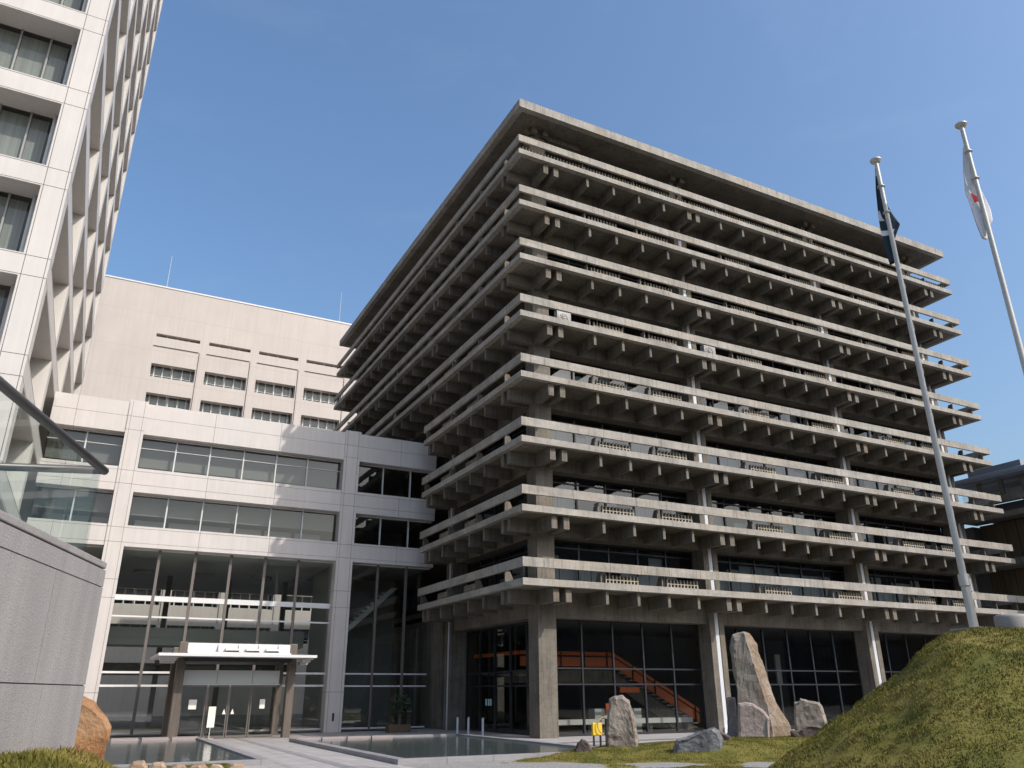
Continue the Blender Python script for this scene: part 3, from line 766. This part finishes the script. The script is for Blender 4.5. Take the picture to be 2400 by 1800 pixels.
pr_ = [q for q in bpy.data.objects if q.name.startswith('reflecting_pool')][-1]
o.parent = pr_; o.location = -pr_.location
# three thin bollards behind the pool
bpos = [(.35,7.6,'nearest the white downpipe'),(.62,6.9,'middle one of the three'),(.75,5.55,'nearest the corner pillar')]
bp0 = None
for x,y,l in bpos:
    if bp0 is None:
        t = thing('bollard','', 'bollard',(x,y,0),'thin bollards behind the pool'); m = MB(); m.tube((x,y,.0),(x,y,.78),.055,n=14); build(m,'shaft','pipe',t,smooth=False); m = MB(); m.lathe((x,y,.78),[(.06,0),(.06,.02),(.03,.04)],14); build(m,'cap','steel',t); bp0 = t
    else: t = copy_tree(bp0); t.location = (x,y,0)
    t['label'] = 'thin pale bollard behind the pool, ' + l
# potted shrub in the nook by the glass
def leaf_cloud(m, c, rad, n, size):
    for _ in range(n):
        d = Vector((random.gauss(0,1),random.gauss(0,1),random.gauss(0,1))).normalized()*random.random()**.4
        p = Vector(c)+Vector((d.x*rad[0],d.y*rad[1],d.z*rad[2]))
        a = Vector((random.gauss(0,1),random.gauss(0,1),random.gauss(0,1))).normalized(); b = a.orthogonal().normalized()
        s_ = size*random.uniform(.6,1.3)
        m.add([p-a*s_, p+b*s_*.45, p+a*s_, p-b*s_*.45],[(0,1,2,3)])
t = thing('potted_shrub','small staked shrub in a box planter against the dark glass nook','plant',(-1.2,11.8,0))
m = MB(); m.box(-1.8,-.6,11.5,12.1,0,.4); build(m,'planter','wood',t)
m = MB(); m.tube((-1.2,11.8,.4),(-1.15,11.8,1.6),.03,.015,n=8); m.tube((-1.5,11.9,.4),(-1.4,11.9,2.5),.015,n=6); build(m,'trunk','trunk',t)
m = MB(); leaf_cloud(m,(-1.15,11.8,1.35),(.55,.4,.7),420,.09); build(m,'crown','leaf',t)

# ------------------------------------------------------------------ granite wall with glass balustrade (left foreground)
ang = math.radians(72.2); U = Vector((math.cos(ang),math.sin(ang),0)); V = Vector((-U.y,U.x,0))
XW = Matrix(((U.x,V.x,0,-16.40),(U.y,V.y,0,-21.86),(0,0,1,0),(0,0,0,1)))           # local x runs away from the viewer, y to the left
t = thing('granite_wall','grey granite faced wall with a coping slab in the left foreground','wall',(-16.8,-23,0))
m = MB(); m.xf = XW
js = [-1.25,-3.1,-4.95]
for z0,z1,jj in ((0,1.94,[-1.05,-2.9,-4.7]),(1.95,2.85,js)): m.cuts(-7,0,0,.42,z0,z1,'x',jj,.008)
m.cuts(-7,0,.0,.42,2.86,3.02,'x',[],.008); build(m,'facing','granite',t)
m = MB(); m.xf = XW; m.box(-7,-.01,.012,.41,0,3.02); m.box(-.4,-.012,.43,7,0,3.0); build(m,'core','joint',t)
m = MB(); m.xf = XW; m.box(-7,.0,.0,.42,3.035,3.10); m.box(-.42,.0,.421,7,3.035,3.10); build(m,'coping','granite',t,bevel=.01)
t = thing('glass_balustrade','clear glass balustrade with round grey handrail on top of the granite wall','railing',(-16.8,-23,3.1))
m = MB(); m.xf = XW; pa = [-6.5,-4.6,-2.7,-.8,-.06]
for a,b in zip(pa,pa[1:]): m.add([(a+.008,.2,3.1),(b-.008,.2,3.1),(b-.008,.2,4.03),(a+.008,.2,4.03)],[(0,1,2,3)])
build(m,'glass_pane','bal_glass',t)
m = MB(); m.xf = XW; m.add([(-.06,.22,3.1),(-.06,6.5,3.1),(-.06,6.5,4.03),(-.06,.22,4.03)],[(0,1,2,3)]); build(m,'glass_pane','bal_glass',t)
m = MB(); m.xf = XW; m.tube((-6.5,.2,4.05),(.03,.2,4.05),.042,n=20); m.tube((0,.2,4.05),(0,6.5,4.05),.042,n=20)
m.lathe((.0,.2,4.008),[(.01,0),(.042,.02),(.042,.065),(.01,.084)],20); build(m,'handrail','rail',t,smooth=True)

# ------------------------------------------------------------------ lawns, mound
def smooth(a,b,x):
    q = min(1,max(0,(x-a)/(b-a))); return q*q*(3-2*q)
PX, PY = -1.4257, -20.9676; VX, VY, WX, WY = .8353, .5498, .5498, -.8353
PROF = [(-5.3,-.05),(-4.6,.18),(-4.03,.46),(-3.44,.82),(-2.91,1.19),(-2.47,1.45),(-1.93,1.82),(-1.35,2.15),(-.8,2.65),(-.46,2.87),(0,2.95),(.8,2.92),(2,2.9),(3.5,2.7),(5.5,2.1),(8,1.0),(10,.1),(11,-.05)]
def interp(t, P_):
    if t <= P_[0][0]: return P_[0][1]
    for (a,b),(c,d) in zip(P_,P_[1:]):
        if t <= c: return b+(d-b)*(t-a)/(c-a)
    return P_[-1][1]
def mound_h(x,y):
    s = (x-PX)*WX+(y-PY)*WY; d = (x-PX)*VX+(y-PY)*VY
    d += .0
    if d < 0: k = 1-smooth(.6,8.5,-d)
    else: k = 1-smooth(.8,6.5,d)
    grow = 1 + .05*max(0,-d)
    hgt = interp(s*(1 if d<0 else 1.05), PROF)*k
    n = noise.noise((x*.55,y*.55,0))*.10+noise.noise((x*1.7,y*1.7,3))*.08+noise.noise((x*4,y*4,5))*.035
    return hgt + n*smooth(.2,1.0,hgt)*smooth(-.2,-1.2,s) + n*.3*smooth(.2,1,hgt) - .03
CP = [(-.35,-7.35,.29),(-2.45,-8.35,.27),(.6,-9.9,.2),(1.15,-10.3,.42),(2.3,-9.4,.48),(5.9,-6.7,.33),(6.7,-7.4,.37),(7.8,-7.8,.5),(6.9,-8.5,.4),(3,-8.2,.42),(4.2,-8.4,.42),
      (-4.75,-7.55,0),(-3.2,-8.7,.03),(-1.4,-9.85,.03),(.3,-11,.03),(1.92,-11.9,.03),(4,-12.6,.1),(8,-12.5,.35),(-5.6,-6.9,-.04),(-3.6,-6.4,0),(-1.5,-5.6,0),(1,-5,0),(4,-4.4,0),(8,-4.2,.1),(12,-5,.3),(12,-11,.5),(-6.3,-7.8,-.06),(-4,-9.6,-.06),(-1.5,-11,-.06),(1,-12.4,-.06),(2.5,-13.4,-.06),(-4.6,-5.8,-.06),(-2,-4.6,-.06),(2,-3.8,-.06),(8,-3,-.06)]
def lawn_h(x,y):
    sw = sh = 0
    for a,b,c in CP:
        q = 1/((x-a)**2+(y-b)**2+.15)**1.6; sw += q; sh += q*c
    return sh/sw + noise.noise((x*.9,y*.9,1))*.03+noise.noise((x*3,y*3,1))*.012
HX, HY = -17.6, -23.6
def hump_h(x,y):
    # rises against the wall, falls towards the pool and the viewer
    q = Vector((x+16.40,y+21.86,0)); a = q.dot(U); b = -q.dot(V)                  # a along the wall (away +), b out from its face
    k = (1-smooth(-.2,2.4,b-.25*max(0,-a)))*(1-smooth(-.6,4.2,a))*(1-smooth(2.6,6,-a))
    return 1.47*k + noise.noise((x*1.3,y*1.3,2))*.05*k - .04
def field(name, x0,x1,y0,y1, hf, step):
    nx, ny = int((x1-x0)/step), int((y1-y0)/step); m = MB(); vs = []; 
    for j in range(ny+1):
        for i in range(nx+1):
            x = x0+i*step; y = y0+j*step; vs.append((x,y,hf(x,y)))
    fs = []
    for j in range(ny):
        for i in range(nx):
            q = (j*(nx+1)+i, j*(nx+1)+i+1, (j+1)*(nx+1)+i+1, (j+1)*(nx+1)+i)
            if max(vs[k][2] for k in q) > -.02: fs.append(q)
    m.add(vs,fs); o = m.build(name, M['soil'], smooth=True); o['kind'] = 'structure'
    return o
field('grass_mound', -10,12,-34,-11, mound_h, .2)
field('lawn', -7,14,-14.5,-2.6, lawn_h, .15)
field('grass_bank', -20,-11,-29,-16, hump_h, .15)
def blades(name, x0,x1,y0,y1,hf,n,ln,thr,label):
    m = MB(); V_ = m.v; F_ = m.f
    for _ in range(n):
        x = random.uniform(x0,x1); y = random.uniform(y0,y1); z = hf(x,y)
        if z < thr: continue
        c = noise.noise((x*2.1,y*2.1,7)); c2 = noise.noise((x*6,y*6,9))
        L = ln*(.75+.7*c+.35*c2)*random.uniform(.6,1.3)
        if L < .015: continue
        a = random.uniform(0,6.283); dx,dy = math.cos(a),math.sin(a); wv = .009+.003*random.random()
        lx,ly = random.gauss(0,.45)*L, random.gauss(0,.45)*L
        k = len(V_)
        V_ += [Vector((x-dx*wv,y-dy*wv,z-.01)),Vector((x+dx*wv,y+dy*wv,z-.01)),Vector((x+lx,y+ly,z+L))]
        F_.append((k,k+1,k+2)); m.m.append(0)
    o = m.build(name, M['grass']); return tag(o,label,'grass',kind='stuff')
blades('grass',-9,6,-33,-13,mound_h,520000,.042,.02,'dry green grass covering the high mound under the flagpoles')
blades('grass',-6.3,11,-13.5,-3.2,lawn_h,150000,.042,.01,'short patchy grass of the low lawn around the standing stones')
blades('grass',-19,-12,-27,-17,hump_h,110000,.06,.02,'green grass on the bank in front of the granite wall')

def strip_h(x,y):
    k = smooth(-7.6,-7.2,y+.5*(x+14.7))*smooth(-5.65,-5.8,y) if False else (1-smooth(-5.95,-5.72,y))*smooth(-8.6,-7.6,y)*(1-smooth(-12.6,-12.0,x))
    return .13*k + noise.noise((x*2,y*2,4))*.02*k - .03
field('grass_strip', -17.5,-11.8,-8.8,-5.7, strip_h, .1)
blades('grass',-17,-12,-8.6,-5.7,strip_h,26000,.05,.02,'yellowish grass strip between the left pool kerb and the cobbles')
# ------------------------------------------------------------------ stones
def rock(name, label, cat, base, outline, T, mat, seed=0, rough=.05, group=None, tilt=0, subs=4, view=None, ridge=None, flank=None):
    """outline: (u,z) loop across the sight line, T thickness; carved from rings and roughened"""
    bx, by, bz = base; d = Vector((bx-CAM.x,by-CAM.y,0)).normalized() if view is None else Vector(view); s_ = Vector((d.y,-d.x,0))
    cu = sum(p[0] for p in outline)/len(outline); cz = sum(p[1] for p in outline)/len(outline)
    bm = bmesh.new(); rings = []
    for dep, sc in ((-.5,.84),(-.4,.97),(.0,1.0),(.3,.95),(.5,.72)):
        ring = []
        for (uu,zz) in outline:
            p = s_*(cu+(uu-cu)*sc) + d*(dep*T) + Vector((0,0,max(-.15,cz+(zz-cz)*(sc if zz>cz else 1)))); p += d*(zz*tilt)
            if ridge and dep < -.1:
                ru = interp(zz, ridge)
                if uu > ru: p = s_*(ru+(uu-ru)*(.04 if dep < -.45 else .22)) + d*(dep*T) + Vector((0,0,max(-.15,zz*.99))) + d*(zz*tilt)
            ring.append(bm.verts.new(p))
        rings.append(ring)
    n = len(outline)
    for a,b in zip(rings,rings[1:]):
        for k in range(n): bm.faces.new((a[k],a[(k+1)%n],b[(k+1)%n],b[k]))
    bm.faces.new(rings[0][::-1]); bm.faces.new(rings[-1])
    bmesh.ops.triangulate(bm, faces=bm.faces[:])
    for it in range(subs):
        bmesh.ops.subdivide_edges(bm, edges=bm.edges[:], cuts=1, use_grid_fill=True)
    bm.normal_update()
    for v in bm.verts:
        q = v.co*1.1+Vector((seed*7.3,seed*3.1,0))
        a = noise.noise(q*.9)*1.3 + (abs(noise.noise(q*1.9))-.25)*1.2 + noise.noise(q*5)*.35 + noise.noise(q*12)*.15
        dd = noise.voronoi(q*1.5)[0]; e = min(.3,dd[1]-dd[0]); d2 = noise.voronoi(q*4.3)[0]; e2 = min(.25,d2[1]-d2[0])
        v.co += v.normal*(a*rough + (e-.22)*rough*1.7 + (e2-.18)*rough*.7)
    me = bpy.data.meshes.new(name)
    if flank:
        for f in bm.faces:
            c_ = f.calc_center_median()
            if c_.dot(s_) > interp(c_.z, ridge)+.06+.08*noise.noise(c_*2.5): f.material_index = 1
    bm.to_mesh(me); bm.free(); me.materials.append(mat)
    if flank: me.materials.append(flank)
    o = bpy.data.objects.new(name, me); COL.objects.link(o); o.location = (bx,by,bz-.03)
    return tag(o, label, cat, group)
sg = 'stones set on the lawn'
rock('standing_stone','tallest pointed grey standing stone with a reddish right flank on the lawn','stone',(6.25,-6.95,.3),
     [(-.98,-.1),(1.0,-.1),(.98,.45),(.62,1.2),(.45,1.8),(.32,2.5),(.16,3.0),(.14,3.3),(-.1,3.68),(-.32,3.76),(-.72,3.66),(-.86,3.25),(-.84,2.4),(-.74,1.6),(-.78,.8)],1.15,M['rock_tall'],3,.036,sg,-.03,ridge=[(0,.3),(.9,.34),(1.3,.2),(1.8,-.02),(2.5,-.1),(3.3,-.22),(3.8,-.3)],flank=M['rock_flank'])
rock('standing_stone','pale pinkish flat stone leaning at the foot of the tallest stone','stone',(5.35,-7.45,.3),
     [(-.56,-.1),(.52,-.1),(.56,.5),(.6,.75),(.45,.95),(.1,1.2),(-.2,1.26),(-.45,1.22),(-.52,.7)],.4,M['rock_rosy'],5,.025,sg)
rock('standing_stone','narrow pale slab half hidden behind the left side of the tallest stone','stone',(5.88,-5.7,.22),
     [(-.2,-.1),(.25,-.1),(.25,1.5),(.05,1.52),(-.08,1.45),(-.1,.8)],.4,M['rock_rosy'],6,.03,sg)
rock('standing_stone','broad brown grey stone standing on the lawn in front of the lobby stair','stone',(-.33,-7.4,.26),
     [(-.5,-.1),(.5,-.1),(.47,.5),(.38,1.1),(.31,1.42),(.1,1.56),(-.22,1.56),(-.36,1.45),(-.42,.9),(-.5,.4)],.75,M['rock_grey'],9,.045,sg)
rock('standing_stone','squat brown stone with pale rim right of the tallest stone','stone',(7.85,-7.8,.42),
     [(-.62,-.15),(.6,-.15),(.58,.3),(.46,.98),(.38,1.12),(0,1.2),(-.28,1.29),(-.32,1.2),(-.52,1.14),(-.58,.5)],.7,M['rock_grey'],12,.035,sg)
rock('boulder','dark rough boulder lying before the squat stone beside the mound','stone',(6.9,-8.55,.4),
     [(-.65,-.1),(.65,-.1),(.62,.3),(.3,.42),(-.05,.4),(-.3,.22),(-.6,.2)],.7,M['rock_brown'],14,.07,sg)
rock('boulder','long dark blue grey boulder lying on the lawn','stone',(.68,-10.0,.2),
     [(-.75,-.12),(.72,-.05),(.78,.4),(.66,.62),(.5,.7),(.0,.55),(-.3,.4),(-.62,.35),(-.76,.1)],.8,M['rock_dark'],17,.05,sg)
rock('boulder','small dark pointed stone at the lawn edge near the pool','stone',(-2.45,-8.36,.24),
     [(-.31,-.08),(.31,-.08),(.24,.14),(.1,.32),(-.02,.36),(-.16,.24)],.5,M['rock_brown'],21,.04,sg)
rock('boulder','dark brown stone tucked behind the right end of the long boulder','stone',(2.2,-9.3,.42),
     [(-.35,-.1),(.35,-.1),(.3,.15),(.0,.32),(-.3,.4)],.5,M['rock_brown'],23,.04,sg)
rock('standing_stone','orange brown rounded stone standing at the right end of the granite wall','stone',(-16.28,-19.6,.0),
     [(-.3,-.1),(.14,-.1),(.2,.9),(.235,1.2),(.26,1.55),(.2,1.68),(.02,1.83),(-.1,1.9),(-.26,1.9),(-.34,1.2)],.55,M['rock_orange'],27,.03,None)
proto = None
random.seed(11)
lab = ['first tan cobble from the bank end of the pool edging','second tan cobble from the bank end of the pool edging','third tan cobble from the bank end of the pool edging','third tan cobble from the granite kerb end','second tan cobble from the granite kerb end','tan cobble touching the granite kerb end of the edging']
for k in range(6):
    q = k/5; x = -14.75+2.25*q; y = -6.55-1.25*q
    if proto is None:
        proto = rock('cobble', lab[0], 'stone', (x,y,.03), [(-.2,-.1),(.2,-.1),(.22,.1),(.12,.2),(-.1,.21),(-.21,.1)],.35,M['rock_edge'],31,.03,'tan cobbles edging the left pool')
        c = proto
    else:
        c = proto.copy(); COL.objects.link(c)
    c.location = (x,y,.0); c.rotation_euler = (0,0,random.choice([0,.35,-.3,3.1,2.8])); s_ = random.uniform(.85,1.12); c.scale = (s_,s_,s_*random.uniform(.9,1.25)); c['label'] = lab[k]

# ------------------------------------------------------------------ flagpoles, flags, stump
def pole(x,y,z0,z1,label):
    t = thing('flagpole',label,'flagpole',(x,y,z0),'flagpoles on the mound')
    m = MB(); m.tube((x,y,z0-.2),(x,y,z0+.9),.084,.08,n=24); m.tube((x,y,z0+.9),(x,y,z1-.12),.066,.046,n=24); build(m,'shaft','steel',t,smooth=False)
    m = MB(); m.tube((x,y,z0+.82),(x,y,z0+1.04),.1,n=24); m.box(x-.07,x+.13,y-.05,y+.05,z0+.72,z0+.96); build(m,'clamp','steel',t)
    m = MB(); m.lathe((x,y,z1-.14),[(.05,0),(.09,.02),(.13,.07),(.13,.10),(.08,.14),(.01,.15)],24); build(m,'finial','steel',t)
    for h in (z1-.83,z1-1.56):
        m = MB(); m.lathe((x,y,h),[(.066,0),(.085,.01),(.085,.03),(.066,.04)],24); build(m,'ring','steel',t)
    m = MB(); m.box(x-.3,x+.3,y-.3,y+.3,z0-.25,z0+.03); build(m,'base_slab','granite',t)
pole(PX,PY,2.95,13.85,'steel flagpole on the mound carrying the dark green flag')
pole(-.48,-22.58,2.9,14.07,'steel flagpole at the right carrying the white and red flag')
Wv = Vector((WX,WY,0)); Vv = Vector((VX,VY,0))
def flag(name, x,y, rows, folds, white, label, mats, pick):
    m = MB(); n = 44; R = 36; vs = []
    z_hi, z_lo = rows[0][0], rows[-1][0]
    for j in range(R+1):
        z = z_hi+(z_lo-z_hi)*j/R
        l = interp(-z,[(-a,b) for a,b,c in rows]); rr = interp(-z,[(-a,c) for a,b,c in rows])
        for i in range(n+1):
            q = i/n; tri = q*folds; ph = abs((tri%2)-1)            # zig-zag between the two sides
            sx = l+(rr-l)*(.5-.5*math.cos(math.pi*(1-ph)))
            dd = .11 + .16*(q-.5) + .03*math.sin(tri*3.1+z*2)
            vs.append(Vector((x,y,z))+Wv*sx+Vv*dd + Vector((0,0,-.06*math.sin(q*9+1))))
    fs = []; m.v = vs
    for j in range(R):
        for i in range(n):
            m.f.append((j*(n+1)+i,j*(n+1)+i+1,(j+1)*(n+1)+i+1,(j+1)*(n+1)+i)); m.m.append(pick(i/n, j/R))
    o = m.build(name,mats,smooth=True); tag(o,label,'flag'); return o
flag('flag',PX,PY,[(13.6,-.05,.0),(13.0,-.13,.02),(12.5,-.17,.06),(12.25,-.19,.13),(12.0,-.2,.22),(11.86,-.2,.14),(11.6,-.19,.02),(11.1,-.16,-.02)],5,0,
     'dark green flag with a white emblem hanging limp from the left flagpole',[M['flag_green'],M['flag_white']],
     lambda a,b: 1 if (a < .13 and (.44 < b < .55 or .64 < b < .72 or b < .05)) else 0)
flag('flag',-.48,-22.58,[(13.45,-.07,.0),(12.9,-.17,.02),(12.3,-.24,.05),(12.1,-.22,.09),(11.75,-.2,.14),(11.55,-.19,.14),(11.4,-.18,.02),(11.12,-.15,-.06)],4,0,
     'white flag with a red disc hanging limp from the right flagpole',[M['flag_white'],M['flag_red']],
     lambda a,b: 1 if .49 < b < .61 and .085 < a < .165 else 0)
t = thing('stone_post','short round topped granite post on the mound right of the flagpole','post',(1.62,-19.86,2.6))
m = MB(); m.lathe((1.62,-19.86,2.46),[(.34,0),(.34,.90),(.325,.95),(.29,.97),(.02,.975)],36); build(m,'shaft','granite',t,smooth=True)
# tap post with hose and yellow sign by the lawn
t = thing('tap_post','dark tap post with a looped hose beside the broad standing stone','tap',(1.95,-3.6,0))
x,y = 1.75,-3.4
m = MB(); m.tube((x,y,0),(x,y,.95),.07,n=12); build(m,'post','black',t)
m = MB()
pts = [Vector((x+.32*math.cos(a)*(-1)-.15,y-.1,.72+.3*math.sin(a))) for a in [k*math.pi/9 for k in range(-4,14)]]
for a,b in zip(pts,pts[1:]): m.tube(a,b,.022,n=8)
pts = [Vector((x+.05+.25*math.sin(k*.3),y-.12,1.0-.1*k)) for k in range(10)]
for a,b in zip(pts,pts[1:]): m.tube(a,b,.022,n=8)
build(m,'hose','rock_edge',t)
t = thing('yellow_box','small yellow box hanging beside the tap post near the lobby glass','box',(x-.38,y+.05,.3))
m = MB(); m.box(x-.62,x-.2,y,y+.12,.38,.82); build(m,'body','yellow',t,bevel=.02); 
for q in (x-.58,x-.28): m = MB(); m.box(q,q+.04,y+.02,y+.1,.0,.38); build(m,'leg','black',t)

# ------------------------------------------------------------------ across the court: what the hall glass mirrors
t = thing('court_building','pale office block across the court, seen mirrored in the entrance glass','building',(-10,-82,0))
m = MB(); wr = [(-60+5*k+.8,-60+5*k+4.4,3+3.6*f,3+3.6*f+1.6) for k in range(46) for f in range(6)]
m.holes((0,-80,0),(1,0,0),(0,0,1),(0,1,0),-60,175,0,26,wr,.4); m.box(-60,175,-95,-80.5,0,25.99); build(m,'wall','brick_dull',t)
EVERGREEN = [(-38,-62,9),(-29,-58,8),(-20,-63,10),(-11,-60,7.5),(-1,-64,9.5),(9,-60,8.5),(20,-63,9.5),(31,-60,8)]
tp = None
for k,(x,y,h) in enumerate(EVERGREEN):
    if tp is None:
        tp = thing('evergreen_tree','','tree',(x,y,0),'dark trees across the court')
        m = MB(); m.tube((x,y,0),(x,y,h*.8),.25,.06,n=8); build(m,'trunk','trunk',tp)
        m = MB()
        for _ in range(16): leaf_cloud(m,(x+random.gauss(0,1.3),y+random.gauss(0,1.3),h*(.35+.55*random.random())),(1.3,1.3,1.1),80,.3)
        build(m,'crown','leaf',tp); c = tp; h0 = h
    else:
        c = copy_tree(tp); c.location = (x,y,0); c.rotation_euler = (0,0,k*1.3); c.scale = (h/h0,)*3
    c['label'] = 'dark evergreen tree across the court, seen only as a reflection in the hall glass'
